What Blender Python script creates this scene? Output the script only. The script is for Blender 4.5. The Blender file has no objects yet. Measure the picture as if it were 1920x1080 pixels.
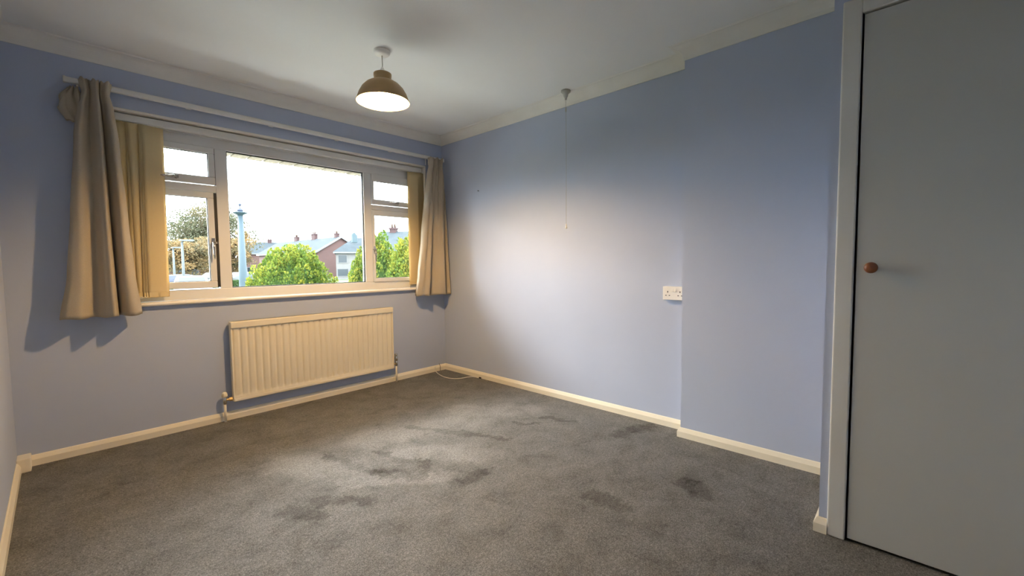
import bpy, bmesh, math, random
import numpy as np
from mathutils import Vector, Matrix

sc = bpy.context.scene
C = sc.collection
PI = math.pi
rnd = random.Random(7)

# ------------------------------------------------------------------ camera
FPX = 801.52
YAW, PIT, ROL = math.radians(46.830), math.radians(-3.267), math.radians(-0.614)
CAM = Vector((-2.7562, -3.5532, 1.097))
fw = Vector((math.sin(YAW) * math.cos(PIT), math.cos(YAW) * math.cos(PIT), math.sin(PIT)))
rt = fw.cross(Vector((0, 0, 1))).normalized()
up = rt.cross(fw)
rt, up = rt * math.cos(ROL) + up * math.sin(ROL), -rt * math.sin(ROL) + up * math.cos(ROL)
cd = bpy.data.cameras.new('camera')
cd.sensor_width = 36
cd.lens = FPX / 1920 * 36
cd.clip_start = 0.02
cd.clip_end = 800
cam = bpy.data.objects.new('camera', cd)
C.objects.link(cam)
M4 = Matrix((rt, up, -fw)).transposed().to_4x4()
M4.translation = CAM
cam.matrix_world = M4
sc.camera = cam


def at(px, py, D):
    """point out in the street seen at a photo pixel, D metres in front of the camera (measured along y)"""
    r = fw + rt * ((px - 960) / FPX) - up * ((py - 540) / FPX)
    return CAM + r * (D / r.y)


# ------------------------------------------------------------------ sky and exposure
SKY = 15.0
SUN = 11.5
LAMP = 2450.0
w = bpy.data.worlds.new('overcast_sky')
sc.world = w
w.use_nodes = True
bg = w.node_tree.nodes['Background']
bg.inputs['Color'].default_value = (0.90, 0.955, 1.0, 1)
bg.inputs['Strength'].default_value = SKY
# pale sun veiled by the cloud, high over the street to the left of the window
sl = bpy.data.lights.new('veiled_sun', 'SUN')
sl.energy = SUN
sl.angle = math.radians(55)
sl.color = (1.0, 0.98, 0.95)
sun = bpy.data.objects.new('veiled_sun', sl)
C.objects.link(sun)
sun.rotation_euler = Vector((0.60, -0.60, -0.74)).to_track_quat('-Z', 'Y').to_euler()
sun.location = (-20, 30, 20)
sc.view_settings.view_transform = 'Standard'
sc.view_settings.look = 'None'
sc.view_settings.exposure = 0.25
sc.view_settings.gamma = 1.0
sc.view_settings.use_curve_mapping = False
sc.cycles.max_bounces = 12
sc.cycles.diffuse_bounces = 8
sc.cycles.transparent_max_bounces = 12


# ------------------------------------------------------------------ materials
def nodes(name):
    m = bpy.data.materials.new(name)
    m.use_nodes = True
    nt = m.node_tree
    return m, nt, nt.nodes['Principled BSDF']


def N(nt, t, **kw):
    n = nt.nodes.new(t)
    for k, v in kw.items():
        if k.startswith('i_'):
            n.inputs[k[2:].replace('_', ' ')].default_value = v
        else:
            setattr(n, k, v)
    return n


def ramp(nt, fac, stops):
    r = nt.nodes.new('ShaderNodeValToRGB')
    e = r.color_ramp.elements
    while len(e) < len(stops):
        e.new(0.5)
    for el, (p, c) in zip(e, stops):
        el.position = p
        el.color = (*c, 1) if len(c) == 3 else c
    nt.links.new(fac, r.inputs['Fac'])
    return r.outputs['Color']


def paint(name, col, rough=0.6, var=0.04, scale=3.0, bump=0.0, bscale=200.0, metal=0.0, spec=0.4):
    m, nt, b = nodes(name)
    tc = N(nt, 'ShaderNodeTexCoord')
    n = N(nt, 'ShaderNodeTexNoise', i_Scale=scale, i_Detail=5.0)
    nt.links.new(tc.outputs['Object'], n.inputs['Vector'])
    lo = tuple(max(0, c * (1 - var)) for c in col)
    hi = tuple(min(1, c * (1 + var)) for c in col)
    nt.links.new(ramp(nt, n.outputs['Fac'], [(0.3, lo), (0.7, hi)]), b.inputs['Base Color'])
    b.inputs['Roughness'].default_value = rough
    b.inputs['Metallic'].default_value = metal
    b.inputs['Specular IOR Level'].default_value = spec
    if bump:
        n2 = N(nt, 'ShaderNodeTexNoise', i_Scale=bscale, i_Detail=3.0)
        nt.links.new(tc.outputs['Object'], n2.inputs['Vector'])
        bp = N(nt, 'ShaderNodeBump', i_Strength=bump, i_Distance=0.002)
        nt.links.new(n2.outputs['Fac'], bp.inputs['Height'])
        nt.links.new(bp.outputs['Normal'], b.inputs['Normal'])
    return m


def wall_paint(name):
    m, nt, b = nodes(name)
    tc = N(nt, 'ShaderNodeTexCoord')
    n = N(nt, 'ShaderNodeTexNoise', i_Scale=1.2, i_Detail=6.0, i_Roughness=0.6)
    nt.links.new(tc.outputs['Object'], n.inputs['Vector'])
    c = ramp(nt, n.outputs['Fac'], [(0.3, (0.435, 0.495, 0.635)), (0.7, (0.465, 0.525, 0.665))])
    # faint scuffs
    n3 = N(nt, 'ShaderNodeTexNoise', i_Scale=5.0, i_Detail=8.0, i_Roughness=0.7)
    nt.links.new(tc.outputs['Object'], n3.inputs['Vector'])
    k = ramp(nt, n3.outputs['Fac'], [(0.66, (0, 0, 0)), (0.8, (1, 1, 1))])
    mx = N(nt, 'ShaderNodeMixRGB')
    mx.inputs['Color2'].default_value = (0.40, 0.445, 0.57, 1)
    ms = N(nt, 'ShaderNodeMath', operation='MULTIPLY')
    ms.inputs[1].default_value = 0.35
    nt.links.new(k, ms.inputs[0])
    nt.links.new(ms.outputs[0], mx.inputs['Fac'])
    nt.links.new(c, mx.inputs['Color1'])
    nt.links.new(mx.outputs[0], b.inputs['Base Color'])
    b.inputs['Roughness'].default_value = 0.75
    b.inputs['Specular IOR Level'].default_value = 0.25
    n2 = N(nt, 'ShaderNodeTexNoise', i_Scale=160.0, i_Detail=3.0)
    nt.links.new(tc.outputs['Object'], n2.inputs['Vector'])
    bp = N(nt, 'ShaderNodeBump', i_Strength=0.15, i_Distance=0.002)
    nt.links.new(n2.outputs['Fac'], bp.inputs['Height'])
    nt.links.new(bp.outputs['Normal'], b.inputs['Normal'])
    return m


def on_floor(px, py):
    r = fw + rt * ((px - 960) / FPX) - up * ((py - 540) / FPX)
    p = CAM + r * (-CAM.z / r.z)
    return (p.x, p.y, 0)


# strokes where the pile has been brushed the other way (photo px end points, half width in metres, lighter or darker)
BRUSH = [((615, 856), (692, 884), .035, -1), ((692, 884), (782, 893), .04, -1), ((741, 860), (798, 868), .025, -1), ((798, 868), (800, 890), .03, -1),
         ((769, 801), (834, 809), .03, -1), ((834, 809), (952, 823), .03, -1), ((871, 905), (912, 884), .045, -1), ((969, 791), (1014, 797), .02, -1),
         ((594, 941), (700, 937), .04, -1), ((541, 958), (598, 968), .05, -1), ((740, 856), (700, 846), .02, -1), ((1020, 783), (1075, 790), .03, -1),
         ((1150, 815), (1215, 800), .05, -1), ((1100, 930), (1160, 945), .05, -1), ((1290, 905), (1310, 925), .06, -1),
         ((700, 820), (880, 790), .16, 1), ((760, 850), (900, 850), .12, 1), ((650, 905), (840, 890), .06, 1), ((860, 770), (990, 770), .14, 1), ((540, 870), (650, 880), .12, 1)]


def carpet_mat():
    m, nt, b = nodes('grey_carpet')
    L = nt.links.new
    tc = N(nt, 'ShaderNodeTexCoord')
    obj = tc.outputs['Object']
    n1 = N(nt, 'ShaderNodeTexNoise', i_Scale=190.0, i_Detail=4.0, i_Roughness=0.75)
    L(obj, n1.inputs['Vector'])
    n1b = N(nt, 'ShaderNodeTexNoise', i_Scale=70.0, i_Detail=5.0, i_Roughness=0.75)
    L(obj, n1b.inputs['Vector'])
    n2 = N(nt, 'ShaderNodeTexNoise', i_Scale=5.5, i_Detail=9.0, i_Roughness=0.78, i_Distortion=0.4)
    L(obj, n2.inputs['Vector'])
    # ragged edges for the brush strokes
    nd = N(nt, 'ShaderNodeTexNoise', i_Scale=9.0, i_Detail=5.0, i_Roughness=0.7)
    L(obj, nd.inputs['Vector'])
    off = N(nt, 'ShaderNodeVectorMath', operation='MULTIPLY_ADD')
    L(nd.outputs['Color'], off.inputs[0])
    off.inputs[1].default_value = (.22, .22, 0)
    off.inputs[2].default_value = (-.11, -.11, 0)
    pos = N(nt, 'ShaderNodeVectorMath', operation='ADD')
    L(obj, pos.inputs[0]); L(off.outputs[0], pos.inputs[1])

    def stroke(a, c, wd):
        a, c = Vector(on_floor(*a)), Vector(on_floor(*c))
        ba = c - a
        pa = N(nt, 'ShaderNodeVectorMath', operation='SUBTRACT')
        L(pos.outputs[0], pa.inputs[0]); pa.inputs[1].default_value = a
        dt = N(nt, 'ShaderNodeVectorMath', operation='DOT_PRODUCT')
        L(pa.outputs[0], dt.inputs[0]); dt.inputs[1].default_value = ba / ba.length_squared
        cl = N(nt, 'ShaderNodeClamp')
        L(dt.outputs['Value'], cl.inputs['Value'])
        sc_ = N(nt, 'ShaderNodeVectorMath', operation='SCALE')
        sc_.inputs[0].default_value = ba
        L(cl.outputs[0], sc_.inputs['Scale'])
        ds = N(nt, 'ShaderNodeVectorMath', operation='DISTANCE')
        L(pa.outputs[0], ds.inputs[0]); L(sc_.outputs[0], ds.inputs[1])
        mr = N(nt, 'ShaderNodeMapRange')
        mr.inputs['From Min'].default_value = wd * 1.25
        mr.inputs['From Max'].default_value = wd * .6
        L(ds.outputs['Value'], mr.inputs['Value'])
        return mr.outputs[0]
    acc = {1: None, -1: None}
    for a, c, wd, sg in BRUSH:
        o = stroke(a, c, wd)
        if acc[sg] is not None:
            mx = N(nt, 'ShaderNodeMath', operation='MAXIMUM')
            L(acc[sg], mx.inputs[0]); L(o, mx.inputs[1])
            o = mx.outputs[0]
        acc[sg] = o
    patch = ramp(nt, n2.outputs['Fac'], [(0.34, (0.30, 0.30, 0.30)), (0.46, (0.50, 0.50, 0.50)), (0.60, (0.64, 0.64, 0.64))])

    def madd(x, k, y):
        q = N(nt, 'ShaderNodeMath', operation='MULTIPLY_ADD')
        L(x, q.inputs[0]); q.inputs[1].default_value = k; L(y, q.inputs[2])
        return q.outputs[0]
    lay = madd(acc[1], .24, patch)
    lay = madd(acc[-1], -.26, lay)
    layc = N(nt, 'ShaderNodeClamp')
    L(lay, layc.inputs['Value'])
    lay = layc.outputs[0]
    base = ramp(nt, lay, [(0.1, (0.046, 0.044, 0.038)), (0.5, (0.080, 0.078, 0.069)), (0.9, (0.136, 0.132, 0.119))])
    sp = ramp(nt, n1.outputs['Fac'], [(0.32, (0.40, 0.40, 0.40)), (0.5, (0.95, 0.95, 0.95)), (0.68, (1.85, 1.85, 1.85))])
    sp2 = ramp(nt, n1b.outputs['Fac'], [(0.30, (0.60, 0.60, 0.60)), (0.70, (1.42, 1.42, 1.42))])
    a2 = N(nt, 'ShaderNodeMixRGB', blend_type='MULTIPLY')
    a2.inputs['Fac'].default_value = 1
    L(sp, a2.inputs['Color1']); L(sp2, a2.inputs['Color2'])
    a3 = N(nt, 'ShaderNodeMixRGB', blend_type='MULTIPLY')
    a3.inputs['Fac'].default_value = 1
    L(base, a3.inputs['Color1']); L(a2.outputs[0], a3.inputs['Color2'])
    L(a3.outputs[0], b.inputs['Base Color'])
    b.inputs['Roughness'].default_value = 0.68
    sw = N(nt, 'ShaderNodeMath', operation='MULTIPLY')
    bw = N(nt, 'ShaderNodeRGBToBW')
    L(a2.outputs[0], bw.inputs[0]); L(bw.outputs[0], sw.inputs[0]); L(lay, sw.inputs[1])
    L(sw.outputs[0], b.inputs['Specular IOR Level'])
    b.inputs['IOR'].default_value = 1.95
    b.inputs['Sheen Weight'].default_value = 0.0
    b.inputs['Sheen Roughness'].default_value = 0.5
    bp = N(nt, 'ShaderNodeBump', i_Strength=0.7, i_Distance=0.006)
    L(n1b.outputs['Fac'], bp.inputs['Height'])
    L(bp.outputs['Normal'], b.inputs['Normal'])
    return m


def fabric(name, col, trans, weave=900.0, var=0.08):
    m, nt, b = nodes(name)
    L = nt.links.new
    out = nt.nodes['Material Output']
    tc = N(nt, 'ShaderNodeTexCoord')
    n = N(nt, 'ShaderNodeTexNoise', i_Scale=weave, i_Detail=2.0)
    L(tc.outputs['Object'], n.inputs['Vector'])
    c = ramp(nt, n.outputs['Fac'], [(0.3, tuple(x * (1 - var) for x in col)), (0.7, tuple(min(1, x * (1 + var)) for x in col))])
    L(c, b.inputs['Base Color'])
    b.inputs['Roughness'].default_value = 0.9
    b.inputs['Specular IOR Level'].default_value = 0.15
    t = N(nt, 'ShaderNodeBsdfTranslucent')
    L(c, t.inputs['Color'])
    mx = N(nt, 'ShaderNodeMixShader')
    mx.inputs['Fac'].default_value = trans
    L(b.outputs[0], mx.inputs[1]); L(t.outputs[0], mx.inputs[2])
    L(mx.outputs[0], out.inputs['Surface'])
    return m


def glass_mat(name, tint=(0.97, 0.985, 0.98)):
    m, nt, b = nodes(name)
    L = nt.links.new
    nt.nodes.remove(b)
    out = nt.nodes['Material Output']
    t = N(nt, 'ShaderNodeBsdfTransparent')
    t.inputs['Color'].default_value = (*tint, 1)
    g = N(nt, 'ShaderNodeBsdfGlossy')
    g.inputs['Roughness'].default_value = 0.02
    f = N(nt, 'ShaderNodeFresnel')
    f.inputs['IOR'].default_value = 1.3
    # faint smears on the pane
    tc = N(nt, 'ShaderNodeTexCoord')
    n = N(nt, 'ShaderNodeTexNoise', i_Scale=9.0, i_Detail=4.0)
    L(tc.outputs['Object'], n.inputs['Vector'])
    L(ramp(nt, n.outputs['Fac'], [(0.4, (0.01, 0.01, 0.01)), (0.8, (0.05, 0.05, 0.05))]), g.inputs['Roughness'])
    mx = N(nt, 'ShaderNodeMixShader')
    L(f.outputs[0], mx.inputs['Fac']); L(t.outputs[0], mx.inputs[1]); L(g.outputs[0], mx.inputs[2])
    L(mx.outputs[0], out.inputs['Surface'])
    return m


def emit_mat(name, col, s):
    m, nt, b = nodes(name)
    b.inputs['Base Color'].default_value = (0.9, 0.9, 0.9, 1)
    b.inputs['Emission Color'].default_value = (*col, 1)
    b.inputs['Emission Strength'].default_value = s
    return m


def brick_mat(name, c1, c2, mortar, scale=1.0):
    m, nt, b = nodes(name)
    L = nt.links.new
    tc = N(nt, 'ShaderNodeTexCoord')
    sx = N(nt, 'ShaderNodeSeparateXYZ')
    L(tc.outputs['Object'], sx.inputs[0])
    ad = N(nt, 'ShaderNodeMath', operation='ADD')
    L(sx.outputs['X'], ad.inputs[0]); L(sx.outputs['Y'], ad.inputs[1])
    cx = N(nt, 'ShaderNodeCombineXYZ')
    L(ad.outputs[0], cx.inputs['X']); L(sx.outputs['Z'], cx.inputs['Y'])
    br = N(nt, 'ShaderNodeTexBrick', i_Scale=scale)
    br.inputs['Color1'].default_value = (*c1, 1)
    br.inputs['Color2'].default_value = (*c2, 1)
    br.inputs['Mortar'].default_value = (*mortar, 1)
    br.inputs['Brick Width'].default_value = 0.225
    br.inputs['Row Height'].default_value = 0.075
    br.inputs['Mortar Size'].default_value = 0.008
    L(cx.outputs[0], br.inputs['Vector'])
    L(br.outputs['Color'], b.inputs['Base Color'])
    b.inputs['Roughness'].default_value = 0.9
    return m


def leaf_mat(name, stops, trans=0.3):
    m, nt, b = nodes(name)
    L = nt.links.new
    out = nt.nodes['Material Output']
    a = N(nt, 'ShaderNodeAttribute', attribute_name='tone')
    c = ramp(nt, a.outputs['Fac'], stops)
    L(c, b.inputs['Base Color'])
    b.inputs['Roughness'].default_value = 0.7
    b.inputs['Specular IOR Level'].default_value = 0.2
    t = N(nt, 'ShaderNodeBsdfTranslucent')
    L(c, t.inputs['Color'])
    mx = N(nt, 'ShaderNodeMixShader')
    mx.inputs['Fac'].default_value = trans
    L(b.outputs[0], mx.inputs[1]); L(t.outputs[0], mx.inputs[2])
    L(mx.outputs[0], out.inputs['Surface'])
    return m


MT = dict(
    wall=wall_paint('periwinkle_wall_paint'),
    ceiling=paint('ceiling_white', (0.81, 0.825, 0.815), 0.8, 0.02, 2.0, 0.25, 90),
    coving=paint('coving_white', (0.79, 0.785, 0.745), 0.7, 0.05, 4.0, 0.15, 120),
    skirt=paint('cream_gloss', (0.83, 0.77, 0.62), 0.35, 0.03, 6.0),
    carpet=carpet_mat(),
    upvc=paint('window_white', (0.68, 0.69, 0.69), 0.35, 0.02, 5.0),
    gasket_or_shade_gap=paint('gasket_shade_black', (0.02, 0.02, 0.022), 0.6),
    sill=paint('sill_white', (0.83, 0.80, 0.74), 0.3, 0.03, 5.0),
    glass=glass_mat('window_glass'),
    chrome=paint('chrome', (0.62, 0.60, 0.57), 0.22, 0.02, 5.0, metal=1.0),
    brass=paint('brass', (0.72, 0.52, 0.24), 0.25, 0.02, 5.0, metal=1.0),
    radiator=paint('radiator_cream', (0.84, 0.77, 0.60), 0.38, 0.02, 4.0),
    curtain=fabric('beige_curtain_cloth', (0.46, 0.405, 0.32), 0.08, 700.0, 0.14),
    blind=fabric('cream_blind_cloth', (0.78, 0.66, 0.40), 0.30, 500.0, 0.05),
    rail=paint('rail_white', (0.74, 0.74, 0.72), 0.45, 0.02, 5.0),
    blindrail=paint('blind_rail_white', (0.70, 0.70, 0.68), 0.4, 0.02, 5.0),
    plastic=paint('white_plastic', (0.82, 0.80, 0.75), 0.35, 0.02, 5.0),
    dark=paint('dark_slot', (0.02, 0.018, 0.015), 0.6),
    door=paint('door_white', (0.52, 0.53, 0.49), 0.42, 0.02, 2.0, 0.05, 60),
    doorframe=paint('door_frame_white', (0.66, 0.66, 0.61), 0.4, 0.02, 3.0),
    knob=paint('knob_wood', (0.21, 0.075, 0.03), 0.4, 0.2, 40.0),
    shade_out=paint('shade_bronze', (0.40, 0.265, 0.12), 0.45, 0.12, 8.0, 0.2, 200, metal=0.2),
    shade_in=paint('shade_inner_white', (0.42, 0.38, 0.30), 0.6),
    bulb=emit_mat('warm_bulb', (1.0, 0.63, 0.28), LAMP),
    pull=paint('pull_switch_grey', (0.42, 0.41, 0.37), 0.5),
    cable=paint('cable_white', (0.78, 0.74, 0.66), 0.5),
    brick=paint('brick_buff', (0.19, 0.17, 0.13), 0.9, 0.25, 14.0, 0.4, 60),
    mortar=paint('mortar_grey', (0.50, 0.48, 0.43), 0.95, 0.1, 20.0),
    outer=brick_mat('outer_brickwork', (0.36, 0.25, 0.16), (0.28, 0.19, 0.12), (0.42, 0.40, 0.36)),
    lawn=paint('grass', (0.020, 0.042, 0.010), 0.95, 0.35, 6.0, 0.6, 30),
    bounce_paving=paint('bounce_concrete', (0.60, 0.59, 0.56), 0.9, 0.12, 3.0),  # pale so the added path throws daylight up indoors
    tarmac=paint('tarmac', (0.10, 0.10, 0.105), 0.95, 0.15, 8.0),
    redbrick=brick_mat('red_house_brick', (0.062, 0.029, 0.026), (0.052, 0.025, 0.023), (0.062, 0.043, 0.040), 0.5),
    slate=paint('slate_roof', (0.026, 0.034, 0.040), 0.9, 0.15, 1.5, spec=0.1),
    render=paint('white_render', (0.11, 0.11, 0.108), 0.9, 0.04, 2.0),
    fascia=paint('white_fascia', (0.10, 0.103, 0.107), 0.6),
    hpane=paint('house_glass', (0.016, 0.024, 0.03), 0.25),
    chim=paint('chimney_brick', (0.038, 0.02, 0.021), 0.9, 0.2, 3.0),
    pot=paint('chimney_pot', (0.08, 0.05, 0.035), 0.85),
    pole=paint('pale_blue_metal', (0.034, 0.052, 0.064), 0.6, 0.03, 3.0, spec=0.2),
    lampgrey=paint('lamp_post_grey', (0.055, 0.066, 0.07), 0.6, spec=0.2),
    carwhite=paint('car_white', (0.06, 0.066, 0.07), 0.35),
    carblue=paint('car_blue', (0.018, 0.026, 0.05), 0.35),
    carglass=paint('car_glass', (0.014, 0.024, 0.034), 0.25),
    tyre=paint('tyre', (0.02, 0.02, 0.02), 0.8),
    bark=paint('bark', (0.10, 0.07, 0.045), 0.95, 0.3, 8.0),
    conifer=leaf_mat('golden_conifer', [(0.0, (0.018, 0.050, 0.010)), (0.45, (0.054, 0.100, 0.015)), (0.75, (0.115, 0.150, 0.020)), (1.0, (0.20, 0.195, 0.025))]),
    leafgreen=leaf_mat('olive_leaf', [(0.0, (0.050, 0.060, 0.036)), (0.6, (0.076, 0.078, 0.046)), (1.0, (0.115, 0.092, 0.048))], 0.3),
    leaforange=leaf_mat('autumn_leaf', [(0.0, (0.075, 0.072, 0.042)), (0.45, (0.135, 0.100, 0.048)), (1.0, (0.17, 0.105, 0.044))], 0.3),
    hedge=leaf_mat('clipped_hedge', [(0.0, (0.018, 0.040, 0.010)), (1.0, (0.038, 0.072, 0.016))], 0.25),
    dish=paint('dish_blue', (0.028, 0.05, 0.062), 0.6),
)


# ------------------------------------------------------------------ mesh helpers
class MB:
    def __init__(s):
        s.v, s.f, s.sm = [], [], []

    def add(s, vs, fs, smooth=False):
        o = len(s.v)
        s.v += [tuple(x) for x in vs]
        for f in fs:
            s.f.append(tuple(i + o for i in f))
            s.sm.append(smooth)
        return s

    def box(s, x0, x1, y0, y1, z0, z1):
        x0, x1 = sorted((x0, x1)); y0, y1 = sorted((y0, y1)); z0, z1 = sorted((z0, z1))
        v = [(x0, y0, z0), (x1, y0, z0), (x1, y1, z0), (x0, y1, z0), (x0, y0, z1), (x1, y0, z1), (x1, y1, z1), (x0, y1, z1)]
        return s.add(v, [(0, 3, 2, 1), (4, 5, 6, 7), (0, 1, 5, 4), (1, 2, 6, 5), (2, 3, 7, 6), (3, 0, 4, 7)])

    def lathe(s, prof, c=(0, 0, 0), n=32, axis='z', smooth=True, closed=False):
        """prof: (radius, height) pairs"""
        vs, fs = [], []
        for r, h in prof:
            for i in range(n):
                a = 2 * PI * i / n
                p = (r * math.cos(a), r * math.sin(a), h)
                if axis == 'x':
                    p = (p[2], p[0], p[1])
                elif axis == 'y':
                    p = (p[1], p[2], p[0])
                vs.append((p[0] + c[0], p[1] + c[1], p[2] + c[2]))
        m = len(prof)
        for j in range(m if closed else m - 1):
            j2 = (j + 1) % m
            for i in range(n):
                k = (i + 1) % n
                fs.append((j * n + i, j * n + k, j2 * n + k, j2 * n + i))
        s.add(vs, fs, smooth)
        if not closed:
            o = len(s.v) - m * n
            if prof[0][0] > 1e-5:
                s.f.append(tuple(o + i for i in reversed(range(n)))); s.sm.append(False)
            if prof[-1][0] > 1e-5:
                s.f.append(tuple(o + (m - 1) * n + i for i in range(n))); s.sm.append(False)
        return s

    def tube(s, pts, r, n=8, smooth=True):
        pts = [Vector(p) for p in pts]
        rs = r if isinstance(r, (list, tuple)) else [r] * len(pts)
        vs, fs = [], []
        ref = None
        for i, p in enumerate(pts):
            t = (pts[min(i + 1, len(pts) - 1)] - pts[max(i - 1, 0)]).normalized()
            if ref is None:
                ref = Vector((1, 0, 0)) if abs(t.x) < 0.8 else Vector((0, 0, 1))
            u = (ref - t * ref.dot(t)).normalized()
            ref = u
            v = t.cross(u)
            for k in range(n):
                a = 2 * PI * k / n
                vs.append(p + (u * math.cos(a) + v * math.sin(a)) * rs[i])
        m = len(pts)
        for j in range(m - 1):
            for k in range(n):
                k2 = (k + 1) % n
                fs.append((j * n + k, j * n + k2, (j + 1) * n + k2, (j + 1) * n + k))
        fs.append(tuple(reversed(range(n))))
        fs.append(tuple((m - 1) * n + k for k in range(n)))
        return s.add(vs, fs, smooth)

    def prism(s, poly, axis, a, b):
        """extrude a 2-D polygon along an axis; poly coords are the two other axes in order"""
        def P(u, v, t):
            return {'x': (t, u, v), 'y': (u, t, v), 'z': (u, v, t)}[axis]
        n = len(poly)
        vs = [P(u, v, a) for u, v in poly] + [P(u, v, b) for u, v in poly]
        fs = [tuple(range(n)), tuple(range(2 * n - 1, n - 1, -1))] + [(i, (i + 1) % n, (i + 1) % n + n, i + n) for i in range(n)]
        return s.add(vs, fs)

    def build(s, name, mat, parent=None, bevel=0.0, seg=2, fix=True):
        me = bpy.data.meshes.new(name)
        me.from_pydata(s.v, [], s.f)
        me.polygons.foreach_set('use_smooth', s.sm)
        if fix or bevel:
            bm = bmesh.new(); bm.from_mesh(me)
            if fix:
                bmesh.ops.recalc_face_normals(bm, faces=bm.faces)
            if bevel:
                bmesh.ops.bevel(bm, geom=[e for e in bm.edges if e.is_manifold and e.calc_face_angle(0) > 0.6], offset=bevel, segments=seg, affect='EDGES', profile=0.5, clamp_overlap=True)
            bm.to_mesh(me); bm.free()
        me.materials.append(MT[mat])
        o = bpy.data.objects.new(name, me)
        C.objects.link(o)
        if parent is not None:
            o.parent = parent
        return o


def tag(o, label, cat, group=None, kind=None):
    o['label'] = label
    o['category'] = cat
    if group:
        o['group'] = group
    if kind:
        o['kind'] = kind
    return o


def empty(name, loc=(0, 0, 0), rz=0.0):
    o = bpy.data.objects.new(name, None)
    o.empty_display_size = 0.1
    C.objects.link(o)
    o.location = loc
    o.rotation_euler = (0, 0, rz)
    return o


# ------------------------------------------------------------------ the room shell
H = 2.38
XL, YR = -2.95, -4.35
X2, Y2 = -0.117, -2.517
X3, Y3 = -0.684, -3.305
OUT = [(XL, 0), (0, 0), (0, Y2), (X2, Y2), (X2, Y3), (X3, Y3), (X3, YR), (XL, YR)]   # clockwise, room to the right

tag(MB().box(XL - .2, .3, YR - .2, .3, -.12, 0).build('floor', 'carpet'), 'grey cut pile carpet with brushed darker marks', 'carpet', kind='structure')
tag(MB().box(XL - .2, .3, YR - .2, .3, H, H + .15).build('ceiling', 'ceiling'), 'white painted ceiling with pendant lamp', 'ceiling', kind='structure')

WX0, WX1, WZ0, WZ1 = -2.50, -0.20, 0.872, 2.07       # window opening
wb = MB()
wb.box(XL - .2, WX0, 0, .15, -.12, H + .1).box(WX1, .2, 0, .15, -.12, H + .1)
wb.box(WX0, WX1, 0, .15, -.12, WZ0 - .022).box(WX0, WX1, 0, .15, WZ1, H + .1)
tag(wb.build('wall_back', 'wall'), 'periwinkle blue wall around the wide window', 'wall', kind='structure')

wr = MB()
wr.prism([(0, .15), (.2, .15), (.2, YR - .2), (X2, YR - .2), (X2, Y2), (0, Y2)], 'z', -.12, H + .1)
tag(wr.build('wall_right', 'wall'), 'periwinkle blue wall with a shallow step forward', 'wall', kind='structure')
tag(MB().box(XL - .2, XL, YR - .2, .15, -.12, H + .1).build('wall_left', 'wall'), 'blue side wall glimpsed at the photo\'s left edge', 'wall', kind='structure')
tag(MB().box(XL, X2, YR - .2, YR, -.12, H + .1).build('wall_front', 'wall'), 'blue wall behind the viewer', 'wall', kind='structure')

DY0, DY1 = -3.397, -4.157       # door leaf
FY0, FY1 = -3.333, -4.221       # outer edges of door frame
FZ = 2.056
wc = MB()
wc.box(X3, X2, Y3 - .09, Y3, 0, H + .05)
wc.box(X3, X3 + .09, FY0 - .02, Y3 - .09, 0, H + .05)
wc.box(X3, X3 + .09, FY1 + .02, FY0 - .02, FZ - .02, H + .05)
wc.box(X3, X3 + .09, YR, FY1 + .02, 0, H + .05)
tag(wc.build('wall_closet', 'wall'), 'blue painted boxed-in cupboard front around the white door', 'wall', kind='structure')


def sweep(path, prof, ends, mat, name):
    """moulding along one wall segment with mitred ends. path: prev, a, b, next in plan, room on the right"""
    P = [Vector((*p, 0)) for p in path]

    def nrm(a, b):
        d = (b - a).normalized()
        return Vector((d.y, -d.x, 0))

    def mitre(p, q, r, d, on):
        n2 = nrm(q, r) if on == 'a' else nrm(p, q)
        if ends[0 if on == 'a' else 1] == 'cut':
            return q + n2 * d
        n1, nn = nrm(p, q), nrm(q, r)
        k = (n1 + nn)
        k = k / k.dot(n1)
        return q + k * d
    m = MB()
    k = len(prof)
    vs = [(*mitre(P[0], P[1], P[2], d, 'a').xy, z) for d, z in prof] + [(*mitre(P[1], P[2], P[3], d, 'b').xy, z) for d, z in prof]
    fs = [(i, (i + 1) % k, (i + 1) % k + k, i + k) for i in range(k)] + [tuple(range(k - 1, -1, -1)), tuple(range(k, 2 * k))]
    m.add(vs, fs)
    return m.build(name, mat)


cov = [(0, H), (0, 2.30), (.006, 2.30)] + [(.006 + .062 * (1 - math.cos(a)), 2.305 + .068 * math.sin(a)) for a in [PI / 2 * i / 8 for i in range(1, 9)]] + [(.074, H)]
skp = [(0, 0), (.016, 0), (.016, .036), (.006, .057), (.002, .06), (0, .06)]
n = len(OUT)
covl = ['cream coving above the window wall', 'cream coving along the long right-hand wall', 'cream coving return on the wall step',
        'cream coving above the stepped-out wall', 'cream coving beside the cupboard', 'cream coving above the cupboard door',
        'cream coving above the wall behind the viewer', 'cream coving above the side wall']
skl = ['cream skirting board below the radiator', 'cream skirting board along the long right-hand wall', 'cream skirting return on the wall step',
       'cream skirting board below the stepped-out wall', 'cream skirting board on the cupboard side', None,
       'cream skirting board behind the viewer', 'cream skirting board along the side wall']
sides = ['back', 'right', 'step', 'alcove', 'closet_side', None, 'front', 'left']
for i in range(n):
    pth = [OUT[(i - 1) % n], OUT[i], OUT[(i + 1) % n], OUT[(i + 2) % n]]
    tag(sweep(pth, cov, ('m', 'm'), 'coving', 'trim_%d' % (i + 1)), covl[i], 'coving', kind='structure')
    if skl[i]:
        tag(sweep(pth, skp, ('m', 'm'), 'skirt', 'baseboard_' + sides[i]), skl[i], 'skirting board', kind='structure')
tag(sweep([(X2, Y3), (X3, Y3), (X3, FY0), (X3, YR)], skp, ('m', 'cut'), 'skirt', 'baseboard_closet'), 'short cream skirting piece beside the door frame', 'skirting board', kind='structure')
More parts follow.
